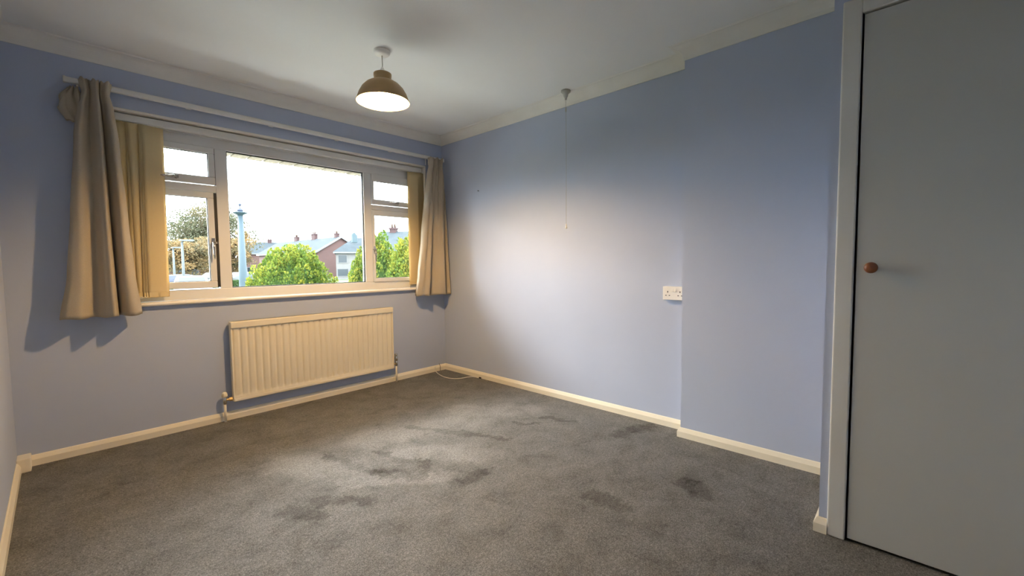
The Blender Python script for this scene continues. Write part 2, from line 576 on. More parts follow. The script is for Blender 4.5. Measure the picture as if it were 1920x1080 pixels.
tag(sweep([(X3, Y3), (X3, FY1), (X3, YR), (XL, YR)], skp, ('cut', 'm'), 'skirt', 'baseboard_closet_end'), 'cream skirting piece on the far side of the door', 'skirting board', kind='structure')
tag(MB().box(XL, XL + .052, -.10, 0, 0, .075).build('trim_9', 'skirt', bevel=.004), 'cream block boxing in the corner of the skirting', 'corner block', kind='structure')

# outer brick leaf with the brick course over the window
ol = MB()
ZG = -0.93
ol.box(XL - 1.2, WX0 - .0, .155, .26, ZG, 3.0).box(WX1, 1.2, .155, .26, ZG, 3.0)
ol.box(WX0, WX1, .155, .26, ZG, .84).box(WX0, WX1, .155, .26, 2.045, 3.0)
outer = tag(ol.build('wall_outer', 'outer'), 'brick outer face of the house round the window', 'wall', kind='structure')
MB().box(WX0, WX1, .158, .25, 1.945, 2.045).build('mortar_bed', 'mortar', outer)
bk = MB().box(-.051, .051, .156, .285, 1.934, 2.04)
b0 = bk.build('brick', 'brick', outer, bevel=.003)
nb = int((WX1 - WX0) / .112)
for i in range(nb):
    o = b0 if i == 0 else b0.copy()
    if i:
        C.objects.link(o); o.parent = outer
    o.location.x = WX0 + .06 + i * (WX1 - WX0 - .12) / (nb - 1)
    o.location.z = rnd.uniform(-.002, .002)

# ------------------------------------------------------------------ window
win = tag(empty('window_1', (-1.35, .09, WZ0)), 'wide white three-light window with a large middle pane', 'window', kind='structure')
WO = Vector(win.location)


def wpart(mb, name, mat, parent=win, bevel=.003):
    off = WO
    mb.v = [tuple(Vector(v) - off) for v in mb.v]
    return mb.build(name, mat, parent, bevel=bevel)


FB, FD = .09, .15
M1a, M1b = -1.945, -1.872
M2a, M2b = -.818, -.747
PZ0, PZ1 = .942, 1.932
wpart(MB().box(WX0, WX1, FB, FD, PZ1, WZ1 - .002), 'head_frame', 'upvc')
wpart(MB().box(WX0, WX1, FB - .012, FB, 1.999, 2.018), 'head_bead', 'upvc', bevel=.004)
wpart(MB().box(WX0, WX1, FB, FD, WZ0, PZ0), 'bottom_frame', 'upvc')
wpart(MB().box(WX0, -2.45, FB, FD, PZ0, PZ1), 'side_frame', 'upvc')
wpart(MB().box(-.25, WX1, FB, FD, PZ0, PZ1), 'side_frame', 'upvc')
wpart(MB().box(M1a, M1b, FB, FD, PZ0, PZ1), 'mullion', 'upvc')
wpart(MB().box(M2a, M2b, FB, FD, PZ0, PZ1), 'mullion', 'upvc')
wpart(MB().box(-2.45, M1a, FB, FD, 1.625, 1.672), 'transom', 'upvc')
wpart(MB().box(M2b, -.25, FB, FD, 1.607, 1.652), 'transom', 'upvc')


def ring(x0, x1, z0, z1, t, ya, yb, tr=None):
    m = MB()
    m.box(x0, x1, ya, yb, z0, z0 + t).box(x0, x1, ya, yb, z1 - t, z1)
    m.box(x0, x0 + t, ya, yb, z0 + t, z1 - t).box(x1 - t, x1, ya, yb, z0 + t, z1 - t)
    return m


# middle pane
wpart(ring(M1b, M2a, PZ0, PZ1, .006, FB + .015, FB + .032), 'gasket_or_shade_gap', 'gasket_or_shade_gap', bevel=0)
wpart(MB().box(M1b + .003, M2a - .003, FB + .034, FB + .044, PZ0 + .003, PZ1 - .003), 'pane', 'glass', bevel=0)


def handle(sash, p, horiz, flip=1):
    """cockspur handle: plate, boss and tapering lever"""
    x, y, z = p
    m = MB()
    if horiz:
        m.box(x - .03, x + .03, y - .006, y, z - .009, z + .009)
        m.lathe([(.010, 0), (.010, -.016), (.007, -.02)], (x, y - .004, z), 16, 'y')
        m.tube([(x, y - .02, z), (x - .03 * flip, y - .026, z - .004), (x - .075 * flip, y - .024, z - .006)], [.009, .007, .005], 8)
        m.tube([(x, y - .014, z), (x + .02 * flip, y - .012, z - .012)], [.008, .006], 8)
    else:
        m.box(x - .009, x + .009, y - .006, y, z - .035, z + .035)
        m.lathe([(.011, 0), (.011, -.018), (.008, -.022)], (x, y - .004, z), 16, 'y')
        m.tube([(x, y - .022, z + .004), (x - .004, y - .032, z - .03), (x - .003, y - .028, z - .085), (x - .002, y - .026, z - .115)], [.010, .008, .007, .005], 8)
        m.tube([(x, y - .016, z), (x + .022 * flip, y - .012, z + .004)], [.009, .007], 8)
    wpart(m, 'handle', 'chrome', sash, bevel=0)


def sash(x0, x1, z0, z1, gx0, gx1, gz0, gz1, h):
    ya, yb = FB - .016, FB + .03
    m = MB()
    m.box(x0, x1, ya, yb, z0, gz0).box(x0, x1, ya, yb, gz1, z1)
    m.box(x0, gx0, ya, yb, gz0, gz1).box(gx1, x1, ya, yb, gz0, gz1)
    s = wpart(m, 'sash', 'upvc', bevel=.004)
    wpart(MB().box(gx0 - .006, gx1 + .006, FB + .004, FB + .014, gz0 - .006, gz1 + .006), 'pane', 'glass', s, bevel=0)
    wpart(ring(gx0 - .001, gx1 + .001, gz0 - .001, gz1 + .001, .004, FB - .006, FB + .003), 'gasket_or_shade_gap', 'gasket_or_shade_gap', s, bevel=0)
    handle(s, *h)
    return s


sash(-2.447, -1.950, 1.676, 1.934, -2.395, -1.988, 1.727, 1.890, ((-2.19, FB - .016, 1.706), True))
sash(-2.447, -1.966, .950, 1.621, -2.395, -2.004, .996, 1.580, ((-1.980, FB - .016, 1.265), False))
sash(-.743, -.253, 1.656, 1.934, -.724, -.300, 1.700, 1.868, ((-.50, FB - .016, 1.686), True))
sash(-.743, -.253, .942, 1.603, -.724, -.300, .976, 1.556, ((-.735, FB - .016, 1.235), False, -1))
# black strips standing for shade in the rebates between opening lights and mullion
wpart(MB().box(-1.966, M1a, FB + .001, FB + .03, .95, 1.621), 'gasket_or_shade_gap', 'gasket_or_shade_gap', bevel=0)
wpart(MB().box(-1.950, M1a, FB + .001, FB + .03, 1.676, 1.932), 'gasket_or_shade_gap', 'gasket_or_shade_gap', bevel=0)
# white painted lining of the window recess
wpart(MB().box(WX0, WX1, .001, FB, 2.056, WZ1), 'recess_lining', 'sill', bevel=.001)
for xa, xb in ((WX0, WX0 + .012), (WX1 - .012, WX1)):
    wpart(MB().box(xa, xb, .001, FB, WZ0, 2.056), 'recess_lining', 'sill', bevel=.001)
# inner sill with rounded nosing
sp = [(FB, .872), (-.022, .872), (-.029, .869), (-.032, .861), (-.029, .853), (-.022, .850), (FB, .850)]
wpart(MB().prism(sp, 'x', WX0 - .0, WX1 + .0), 'window_sill', 'sill', bevel=.001)

# ------------------------------------------------------------------ curtain track
tr = tag(empty('curtain_track', (-1.35, 0, 2.15)), 'long slim white curtain track fixed above the window', 'curtain track')
TZ = 2.150
m = MB().prism([(-.030, -.014), (-.052, -.014), (-.056, -.008), (-.056, .010), (-.052, .016), (-.030, .016)], 'x', -1.318, 1.330)
rail_o = m.build('rail', 'rail', tr)
rail_o.rotation_euler = (0, math.radians(0.32), 0)
for i in range(6):
    x = -1.25 + i * .5
    MB().box(x - .015, x + .015, -.03, 0, -.012 - x * .0056, .014 - x * .0056).build('bracket', 'rail', tr, bevel=.002)
for x in (-1.32, 1.332):
    MB().box(x - .006, x + .006, -.058, -.028, -.016 - x * .0056, .018 - x * .0056).build('end_stop', 'rail', tr, bevel=.003)

# ------------------------------------------------------------------ curtains


def catmull(pts, n):
    P = [np.array(p, float) for p in pts]
    P = [2 * P[0] - P[1]] + P + [2 * P[-1] - P[-2]]
    k = len(pts) - 1
    out = []
    for i in range(n):
        u = i / (n - 1) * k
        j = min(int(u), k - 1)
        t = u - j
        a, b, c, d = P[j:j + 4]
        out.append(.5 * (2 * b + (c - a) * t + (2 * a - 5 * b + 4 * c - d) * t * t + (3 * b - a - 3 * c + d) * t ** 3))
    return np.array(out)


def drape(keys, name, parent, org, n=110, rows=60, seed=1, th=.004, wob=.004):
    """cloth lofted through plan outlines: keys = [(z, [(x,y)...]), ...] from top to bottom"""
    rg = np.random.default_rng(seed)
    zs = [k[0] for k in keys]
    secs = [catmull(k[1], n) for k in keys]
    ph = rg.uniform(0, 6.28, 6)
    V = []
    for r in range(rows):
        s = r / (rows - 1)
        z = zs[0] + (zs[-1] - zs[0]) * s
        j = 0
        while j < len(zs) - 2 and z < zs[j + 1]:
            j += 1
        t = (z - zs[j]) / (zs[j + 1] - zs[j])
        t = t * t * (3 - 2 * t) * .5 + t * .5
        q = secs[j] * (1 - t) + secs[j + 1] * t
        u = np.linspace(0, 1, n)
        dy = wob * (np.sin(u * 33 + ph[0] + s * 3) + .8 * np.sin(u * 57 + ph[1] - s * 4)) * (1.25 - .6 * s)
        dx = wob * .6 * np.sin(u * 17 + ph[2] + s * 4)
        dz = .003 * np.sin(u * 30 + ph[3]) if r == rows - 1 else 0 * u
        if r == 0:
            dz = .007 * np.sin(u * 60 + ph[4])
        for i in range(n):
            V.append((q[i, 0] + dx[i] - org[0], min(q[i, 1] + dy[i], -.008) - org[1], z + dz[i] - org[2]))
    mb = MB()
    mb.add(V, [(r * n + i, r * n + i + 1, (r + 1) * n + i + 1, (r + 1) * n + i) for r in range(rows - 1) for i in range(n - 1)], True)
    o = mb.build(name, 'curtain', parent, fix=False)
    md = o.modifiers.new('cloth_thickness', 'SOLIDIFY')
    md.thickness = th
    return o


def hooks(parent, org, xs, z):
    for x in xs:
        mb = MB()
        mb.tube([(x - org[0], -.043 - org[1], z + .03 - org[2]), (x - org[0], -.043 - org[1], z - .03 - org[2])], .004, 6)
        mb.build('hook', 'plastic', parent)


LB = [(-2.742, -.045), (-2.748, -.10), (-2.722, -.150), (-2.675, -.150), (-2.635, -.105), (-2.595, -.095), (-2.560, -.150), (-2.532, -.182),
      (-2.517, -.130), (-2.510, -.058), (-2.492, -.085), (-2.462, -.158), (-2.425, -.150), (-2.405, -.075)]
LT = [(-2.632, -.030), (-2.634, -.060), (-2.622, -.092), (-2.606, -.070), (-2.596, -.045), (-2.585, -.080), (-2.573, -.105), (-2.562, -.085),
      (-2.555, -.045), (-2.548, -.050), (-2.538, -.090), (-2.522, -.102), (-2.508, -.075), (-2.502, -.045)]


def mix(A, B, tx, ty=None, fold=1.0, w=1.0):
    ty = tx if ty is None else ty
    out = [((1 - tx) * a[0] + tx * b[0], (1 - ty) * a[1] + ty * b[1]) for a, b in zip(A, B)]
    cx = sum(p[0] for p in out) / len(out)
    cy = sum(p[1] for p in out) / len(out)
    return [(cx + (p[0] - cx) * w, cy + (p[1] - cy) * fold) for p in out]


cl = tag(empty('curtain', (-2.57, -.1, .81)), 'beige curtain gathered at the left end of the window, flaring at the hem', 'curtain')
LO = tuple(cl.location)
LT = [(x + .022, y - .03) for x, y in LT]
LB = [(x, -.02 + (y + .02) * .84) for x, y in LB]
drape([(2.165, mix(LT, LB, 0, 0, 1.0, 1.0)), (2.10, mix(LT, LB, .02, 0, .75, .80)), (2.02, mix(LT, LB, .10, .15, 1.0, .95)), (1.85, mix(LT, LB, .26, .45)), (1.40, mix(LT, LB, .52, .7)),
       (1.05, mix(LT, LB, .72, .85)), (.81, LB)], 'cloth', cl, LO, seed=3)
# loose heading flap poking out at the back edge
fl = [(2.115, [(-2.615, -.035), (-2.645, -.030), (-2.655, -.06), (-2.62, -.075)]), (2.06, [(-2.61, -.03), (-2.672, -.028), (-2.69, -.075), (-2.62, -.085)]),
      (1.99, [(-2.61, -.03), (-2.665, -.03), (-2.70, -.07), (-2.62, -.09)]), (1.93, [(-2.61, -.035), (-2.64, -.03), (-2.665, -.06), (-2.62, -.075)])]
drape(fl, 'heading_flap', cl, LO, n=40, rows=24, seed=8, wob=.010)
hooks(cl, LO, [-2.62, -2.59, -2.565, -2.535, -2.51], 2.12)

RB = [(-.375, -.040), (-.398, -.105), (-.368, -.140), (-.325, -.150), (-.290, -.172), (-.268, -.120), (-.246, -.072), (-.205, -.110), (-.155, -.160),
      (-.105, -.176), (-.075, -.150), (-.066, -.085), (-.040, -.110), (-.012, -.165)]
RT = [(-.235, -.030), (-.240, -.055), (-.228, -.085), (-.212, -.065), (-.200, -.045), (-.188, -.075), (-.172, -.100), (-.158, -.070), (-.148, -.045),
      (-.135, -.075), (-.120, -.095), (-.105, -.070), (-.098, -.050), (-.090, -.040)]
cr = tag(empty('curtain', (-.21, -.1, .79)), 'beige curtain at the right end of the window, beside the long blue wall', 'curtain')
RO = tuple(cr.location)
RT = [(x + .03, y - .03) for x, y in RT]
RB = [(x, -.02 + (y + .02) * .76) for x, y in RB]
drape([(2.135, mix(RT, RB, 0, 0, 1.0, 1.1)), (2.07, mix(RT, RB, .02, 0, .8, .95)), (1.97, mix(RT, RB, .12, .3, 1.0, 1.0)), (1.75, mix(RT, RB, .30, .6)), (1.35, mix(RT, RB, .55, .8)),
       (1.0, mix(RT, RB, .80, .92)), (.795, RB)], 'cloth', cr, RO, seed=5)
fr = [(1.88, [(-.12, -.055), (-.10, -.085), (-.085, -.090), (-.075, -.055)]), (1.82, [(-.12, -.06), (-.10, -.110), (-.075, -.110), (-.060, -.055)]),
      (1.76, [(-.12, -.07), (-.105, -.115), (-.075, -.115), (-.058, -.055)]), (1.66, [(-.13, -.08), (-.11, -.105), (-.085, -.105), (-.07, -.06)])]
drape(fr, 'loose_fold', cr, RO, n=40, rows=24, seed=9, wob=.006)
hooks(cr, RO, [-.23, -.20, -.17, -.14, -.11], 2.10)

# ------------------------------------------------------------------ vertical blind
bl = tag(empty('vertical_blind', (-1.35, .05, 2.0)), 'cream vertical blind drawn open to both window sides', 'blind')
BO = Vector(bl.location)


def bpart(mb, name, mat, parent=bl, **k):
    mb.v = [tuple(Vector(v) - BO) for v in mb.v]
    return mb.build(name, mat, parent, **k)


hr = bpart(MB().prism([(.030, 2.010), (.033, 2.004), (.067, 2.004), (.070, 2.010), (.070, 2.047), (.030, 2.047)], 'x', -2.47, -.225), 'headrail', 'blindrail', bevel=.002)


def slat(xt, xb, y, ang_t, ang_b, wd, z0=.902, z1=1.998):
    mb = MB()
    R_, K = 24, 7
    V = []
    for r in range(R_):
        s = r / (R_ - 1)
        z = z1 + (z0 - z1) * s
        x, a = xt + (xb - xt) * s, ang_t + (ang_b - ang_t) * s
        for k in range(K):
            u = (k / (K - 1) - .5)
            bow = .004 * (1 - 4 * u * u)
            V.append((x + u * wd * math.cos(a) + bow * math.sin(a), y + u * wd * math.sin(a) - bow * math.cos(a), z))
    mb.add(V, [(r * K + k, r * K + k + 1, (r + 1) * K + k + 1, (r + 1) * K + k) for r in range(R_ - 1) for k in range(K - 1)], True)
    o = bpart(mb, 'slat', 'blind', fix=False)
    md = o.modifiers.new('cloth_thickness', 'SOLIDIFY'); md.thickness = .0012
    # weighted pocket at the foot and hanger at the top
    c, s_ = math.cos(ang_b), math.sin(ang_b)
    pk = MB()
    hw, ht = wd * .46, .0022
    q = [(xb + u * hw * c - v * ht * s_, y + u * hw * s_ + v * ht * c - .003) for u, v in ((-1, -1), (1, -1), (1, 1), (-1, 1))]
    pk.prism(q, 'z', z0 + .004, z0 + .034)
    bpart(pk, 'bottom_weight', 'blind', o)
    hk = MB().box(xt - .012, xt + .012, y - .0015, y + .0015, z1 - .002, 2.006)
    bpart(hk, 'hanger', 'plastic', o)
    return o


bo = [0, .013, .025, .050, .075, .100]
to = [0, .007, .014, .068, .076, .118]
for i in range(6):
    slat(-2.287 - to[i], -2.300 - bo[i], .040 + .0006 * i, math.radians(16), math.radians(15), .116)
for i in range(8):
    slat(-.322 + .014 * i, -.326 + .015 * i, .040 + .0006 * i, math.radians(-17), math.radians(-15), .116)
# bottom link chains
for x0, x1 in ((-2.36, -2.42), (-.38, -.30)):
    pts = [(x0 + (x1 - x0) * t, .012, .912 - .006 * math.sin(PI * t * 4) ** 2) for t in [i / 24 for i in range(25)]]
    bpart(MB().tube(pts, .0018, 6), 'bead_chain', 'plastic')

# ------------------------------------------------------------------ radiator
RX0, RX1, RZ0, RZ1, RYF = -1.935, -.644, .138, .708, -.060
rd = tag(empty('radiator', (-1.30, 0, RZ0)), 'long cream panel radiator with vertical ribs under the window', 'radiator')
RD = Vector(rd.location)


def rpart(mb, name, mat, parent=rd, **k):
    mb.v = [tuple(Vector(v) - RD) for v in mb.v]
    return mb.build(name, mat, parent, **k)


nrib, per = 27, 12
pitch = (RX1 - RX0 - .02) / nrib
zr = [RZ0, RZ0 + .012, RZ0 + .030, RZ0 + .038, RZ0 + .046, RZ0 + .056, RZ0 + .07, .62, .648, .656, .662, .668, .674, RZ1 - .006, RZ1]
dp = [0, 0, 0, .15, .6, .95, 1, 1, 1, .9, .55, .15, 0, 0, 0]
V = []
cols = nrib * per + 1
for z, d in zip(zr, dp):
    for i in range(cols):
        ph = i / per
        t = abs((ph % 1) - .5) * 2                    # 1 at groove, 0 mid rib
        dep = .009 * d * (max(0, (t - .35) / .65) ** 1.6)
        lip = .006 if d == 0 and z > .6 else (.003 if d == 0 else 0)
        V.append((RX0 + .01 + (RX1 - RX0 - .02) * i / (cols - 1), RYF + dep - lip, z))
mb = MB()
mb.add(V, [(r * cols + i, r * cols + i + 1, (r + 1) * cols + i + 1, (r + 1) * cols + i) for r in range(len(zr) - 1) for i in range(cols - 1)], True)
rpart(mb, 'front_panel', 'radiator', fix=False)
rpart(MB().box(RX0 + .004, RX1 - .004, -.050, -.022, RZ0, RZ1), 'water_panel', 'radiator', bevel=.004)
rpart(MB().box(RX0, RX1, -.069, -.018, RZ1 - .048, RZ1), 'top_rail', 'radiator', bevel=.006)
rpart(MB().box(RX0 + .002, RX1 - .002, -.0655, -.024, RZ0 - .004, RZ0 + .022), 'bottom_rail', 'radiator', bevel=.007)
for x in (RX0 + .005, RX1 - .005):
    rpart(MB().box(x - .006, x + .006, -.062, -.022, RZ0, RZ1 - .02), 'side_seam', 'radiator', bevel=.004)
for x in (-1.75, -.85):
    rpart(MB().box(x - .02, x + .02, -.022, 0, RZ0 + .08, RZ1 - .08), 'wall_bracket', 'radiator')
# lockshield valve and feed pipe on one end, lever valve on the other
xv = -1.985
v1 = rpart(MB().lathe([(.0105, .0), (.0125, .01), (.0125, .05), (.009, .055)], (xv, -.042, .128), 16), 'valve_body', 'chrome')
rpart(MB().lathe([(.016, 0), (.018, .01), (.016, .028), (.010, .036), (0.0, .038)], (xv, -.042, .178), 20), 'valve_cap', 'radiator', v1)
rpart(MB().lathe([(.008, 0), (.008, .02), (.015, .021), (.016, .040), (.011, .041), (.011, .056)], (xv + .005, -.042, .158), 6, 'x', smooth=False), 'union_nut', 'brass', v1)
rpart(MB().tube([(xv, -.042, .132), (xv, -.042, 0)], .0085, 12), 'feed_pipe', 'skirt')
xw = -.612
v2 = rpart(MB().lathe([(.0105, 0), (.013, .01), (.013, .045), (.010, .052)], (xw, -.042, .150), 16), 'valve_body', 'chrome')
rpart(MB().lathe([(.012, 0), (.015, .004), (.015, .032), (.011, .04), (.012, .046), (.014, .060), (.012, .066), (0, .067)], (xw, -.042, .200), 16), 'valve_head', 'chrome', v2)
rpart(MB().lathe([(.008, 0), (.014, .001), (.014, .02), (.008, .021), (.008, .045)], (xw - .045, -.042, .172), 6, 'x', smooth=False), 'union_nut', 'brass', v2)
rpart(MB().tube([(xw, -.042, .152), (xw, -.042, 0)], .0085, 12), 'feed_pipe', 'skirt')

# ------------------------------------------------------------------ pendant lamp
LX, LY = -1.354, -1.189
pl = tag(empty('pendant_lamp', (LX, LY, H)), 'bronze dome pendant lamp glowing below the ceiling', 'lamp')


def lpart(prof, name, mat, parent=pl, nseg=48, closed=False):
    return MB().lathe([(r, z - H) for r, z in prof], (0, 0, 0), nseg, closed=closed).build(name, mat, parent)


lpart([(.046, H), (.047, H - .012), (.044, H - .022), (.030, H - .026), (.010, H - .030), (0, H - .030)], 'ceiling_rose', 'plastic')
MB().tube([(0, 0, -.028), (.001, 0, -.08), (0, 0, -.125)], .0032, 8).build('flex_cord', 'pull', pl)
lpart([(0, 2.283), (.006, 2.283), (.010, 2.274), (.017, 2.262), (.019, 2.248), (.018, 2.20), (.018, 2.186), (0, 2.186)], 'lamp_holder', 'plastic', nseg=24)
RIMZ = 2.077
so = [(.020, 2.247), (.047, 2.247), (.052, 2.244), (.0525, 2.236), (.050, 2.212), (.052, 2.208), (.050, 2.204), (.072, 2.196), (.098, 2.180), (.122, 2.155), (.139, 2.125), (.149, 2.098), (.155, RIMZ)]
si = [(r - .0022, z - .0022) for r, z in so[::-1]]
si[0] = (.1530, RIMZ)
sh = lpart(so, 'shade', 'shade_out', nseg=64)
# drop the end caps made by the lathe and line the inside
bm = bmesh.new(); bm.from_mesh(sh.data)
bmesh.ops.delete(bm, geom=[f for f in bm.faces if len(f.verts) > 4], context='FACES_ONLY')
bm.to_mesh(sh.data); bm.free()
li = lpart([(.1535, RIMZ + .0005)] + [(r - .002, z - .002) for r, z in so[::-1]][1:], 'shade_lining', 'shade_in', sh, nseg=64)
bm = bmesh.new(); bm.from_mesh(li.data)
bmesh.ops.delete(bm, geom=[f for f in bm.faces if len(f.verts) > 4], context='FACES_ONLY')
bm.to_mesh(li.data); bm.free()
lpart([(.155, RIMZ), (.1565, RIMZ - .001), (.1565, RIMZ + .004), (.154, RIMZ + .004)], 'shade_rim', 'shade_out', sh, closed=True, nseg=64)
lpart([(r, z + .028) for r, z in [(.013, 2.165), (.014, 2.158), (.022, 2.148), (.029, 2.134), (.031, 2.120), (.028, 2.104), (.018, 2.093), (.007, 2.0895), (0, 2.089)]], 'bulb', 'bulb', nseg=32)

# ------------------------------------------------------------------ pull switch
PX, PY = -.088, -1.622
ps = tag(empty('pull_switch', (PX, PY, H)), 'grey pull-cord switch hanging from the ceiling near the blue wall', 'switch')
MB().lathe([(.036, 0), (.036, -.010), (.024, -.020), (.018, -.026), (.016, -.042), (.010, -.05), (.008, -.066), (0, -.066)], n=24).build('switch_body', 'pull', ps)
MB().tube([(0, 0, -.06), (.0, -.002, -.5), (0, .0, -.985)], .0011, 6).build('pull_cord', 'pull', ps)
MB().lathe([(.0025, -.120), (.005, -.128), (.005, -.148), (.0025, -.156)], n=12).build('cord_connector', 'pull', ps)
MB().lathe([(0, -.985), (.003, -.986), (.0045, -1.0), (.008, -1.018), (.006, -1.022), (0, -1.022)], n=16).build('cord_end', 'plastic', ps)

# ------------------------------------------------------------------ double socket
sk = tag(empty('double_socket', (0, -2.432, .894)), 'white double wall socket half hidden by the wall step', 'socket')
MB().box(-.030, 0, -.073, .073, -.043, .043).build('back_box', 'plastic', sk, bevel=.004)
MB().box(-.036, -.029, -.0735, .0735, -.0435, .0435).build('face_plate', 'plastic', sk, bevel=.003)
for cy in (.040, -.040):
    for dy, dz, a, b_ in ((0, .009, .0028, .0052), (.0115, -.0145, .0044, .0025), (-.0115, -.0145, .0044, .0025)):
        MB().box(-.0366, -.034, cy + dy - a, cy + dy + a, dz - b_, dz + b_).build('pin_slot', 'dark', sk)
for cy in (.0085, -.0085):
    r = MB().prism([(-.036, -.011), (-.0415, -.011), (-.0375, .011), (-.036, .011)], 'y', cy - .0065, cy + .0065)
    # prism along y takes (x,z)
    r.v = [(x, y, z + .021) for x, y, z in r.v]
    r.build('rocker_switch', 'plastic', sk)

# picture nail left in the blue wall
nl = tag(MB().lathe([(.0022, 0), (.0022, .010), (.005, .011), (.005, .013)], (0, 0, 0), 12, 'x').build('wall_nail', 'dark'), 'tiny dark nail left in the long blue wall', 'nail')
nl.location = (0, -.555, 1.782)
nl.rotation_euler = (0, 0, PI)

# ------------------------------------------------------------------ cable on the floor
cb = tag(empty('aerial_cable', (-.15, -.2, 0)), 'thin white cable looping over carpet in the room corner', 'cable')
cp = [(-.150, -.020, .055), (-.152, -.024, .02), (-.165, -.06, .006), (-.205, -.17, .005), (-.225, -.28, .005), (-.21, -.37, .005), (-.15, -.425, .005), (-.08, -.44, .005), (-.035, -.47, .005), (-.026, -.545, .005)]
cps = catmull(cp, 60)
MB().tube([(p[0] + .15, p[1] + .2, max(.004, p[2])) for p in cps], .0035, 8).build('lead', 'cable', cb)
MB().lathe([(.005, 0), (.007, .003), (.007, .022), (.004, .026)], (-.026 + .15, -.572 + .2, .008), 12, 'y').build('plug', 'dark', cb)
ww = tag(MB().tube([(-.085, -.018, .0), (-.085, -.018, .05), (-.085, -.006, .063), (-.085, -.003, .075)], .0022, 6).build('wire', 'dark'), 'short dark wire clipped up the skirting by the corner', 'wire')

# ------------------------------------------------------------------ cupboard door
dr = tag(empty('door_1', (X3, (DY0 + DY1) / 2, 0)), 'plain off-white flush cupboard door with round wooden knob', 'door', kind='structure')
DO = Vector(dr.location)


def dpart(mb, name, mat, parent=dr, **k):
    mb.v = [tuple(Vector(v) - DO) for v in mb.v]
    return mb.build(name, mat, parent, **k)


g = .007
for ya, yb in ((FY0, DY0 + g), (DY1 - g, FY1)):
    dpart(MB().box(X3 - .014, X3 + .088, ya, yb, 0, FZ), 'door_jamb', 'doorframe', bevel=.005)
dpart(MB().box(X3 - .0139, X3 + .088, DY0 + g + .001, DY1 - g - .001, 1.992 + .006, FZ), 'door_head', 'doorframe', bevel=.005)
dpart(MB().box(X3 + .040, X3 + .055, DY0 + g, DY1 - g, 0, 1.998), 'gap_shade_sheet', 'dark')  # black sheet behind the whole leaf, stands for shade in the door gaps
leaf = dpart(MB().box(X3 - .008, X3 + .032, DY0, DY1, .012, 1.991), 'door_leaf', 'door', bevel=.002)
dpart(MB().lathe([(.009, 0), (.009, -.012), (.014, -.016), (.019, -.021), (.0205, -.028), (.018, -.035), (.010, -.039), (0, -.040)], (X3 - .008, -3.441, 1.068), 24, 'x'), 'knob', 'knob', leaf)

# ================================================================== outside
tag(MB().box(-7, 3.5, .3, 3.6, ZG, ZG + .04).build('path', 'bounce_paving'), 'unseen pale concrete path added outside to bounce daylight onto the ceiling', 'path', kind='structure')  # added out of view, its pale top bounces daylight to the ceiling
tag(MB().box(-150, 350, .3, 400, ZG - .3, ZG).build('lawn', 'lawn'), 'green grass outside the window', 'lawn', kind='structure')


def spray_mesh(P, Dv, size, tone, rg, name, mat, parent):
    """leafy sprays: small folded kites growing from P along Dv"""
    Dv = Dv / np.linalg.norm(Dv, axis=1, keepdims=True)
    sd = np.cross(Dv, rg.normal(size=P.shape))
    sd /= np.linalg.norm(sd, axis=1, keepdims=True) + 1e-9
    z = size[:, None]
    mid = P + Dv * z * .45 + np.cross(sd, Dv) * z * .12
    V = np.stack([P, mid + sd * z * .34, P + Dv * z, mid - sd * z * .34], 1).reshape(-1, 3)
    k = len(P)
    o = (np.arange(k) * 4)[:, None]
    F = np.stack([o + [0, 1, 2], o + [0, 2, 3]], 1).reshape(-1, 3)
    me = bpy.data.meshes.new(name)
    me.vertices.add(len(V)); me.vertices.foreach_set('co', V.astype(np.float32).ravel())
    me.loops.add(len(F) * 3); me.loops.foreach_set('vertex_index', F.astype(np.int32).ravel())
    me.polygons.add(len(F)); me.polygons.foreach_set('loop_start', np.arange(len(F), dtype=np.int32) * 3)
    me.update(calc_edges=True)
    a_ = me.attributes.new('tone', 'FLOAT', 'POINT')
    a_.data.foreach_set('value', np.repeat(np.clip(tone, 0, 1), 4).astype(np.float32))
    me.materials.append(MT[mat])
    ob = bpy.data.objects.new(name, me)
    C.objects.link(ob)
    ob.parent = parent
    return ob


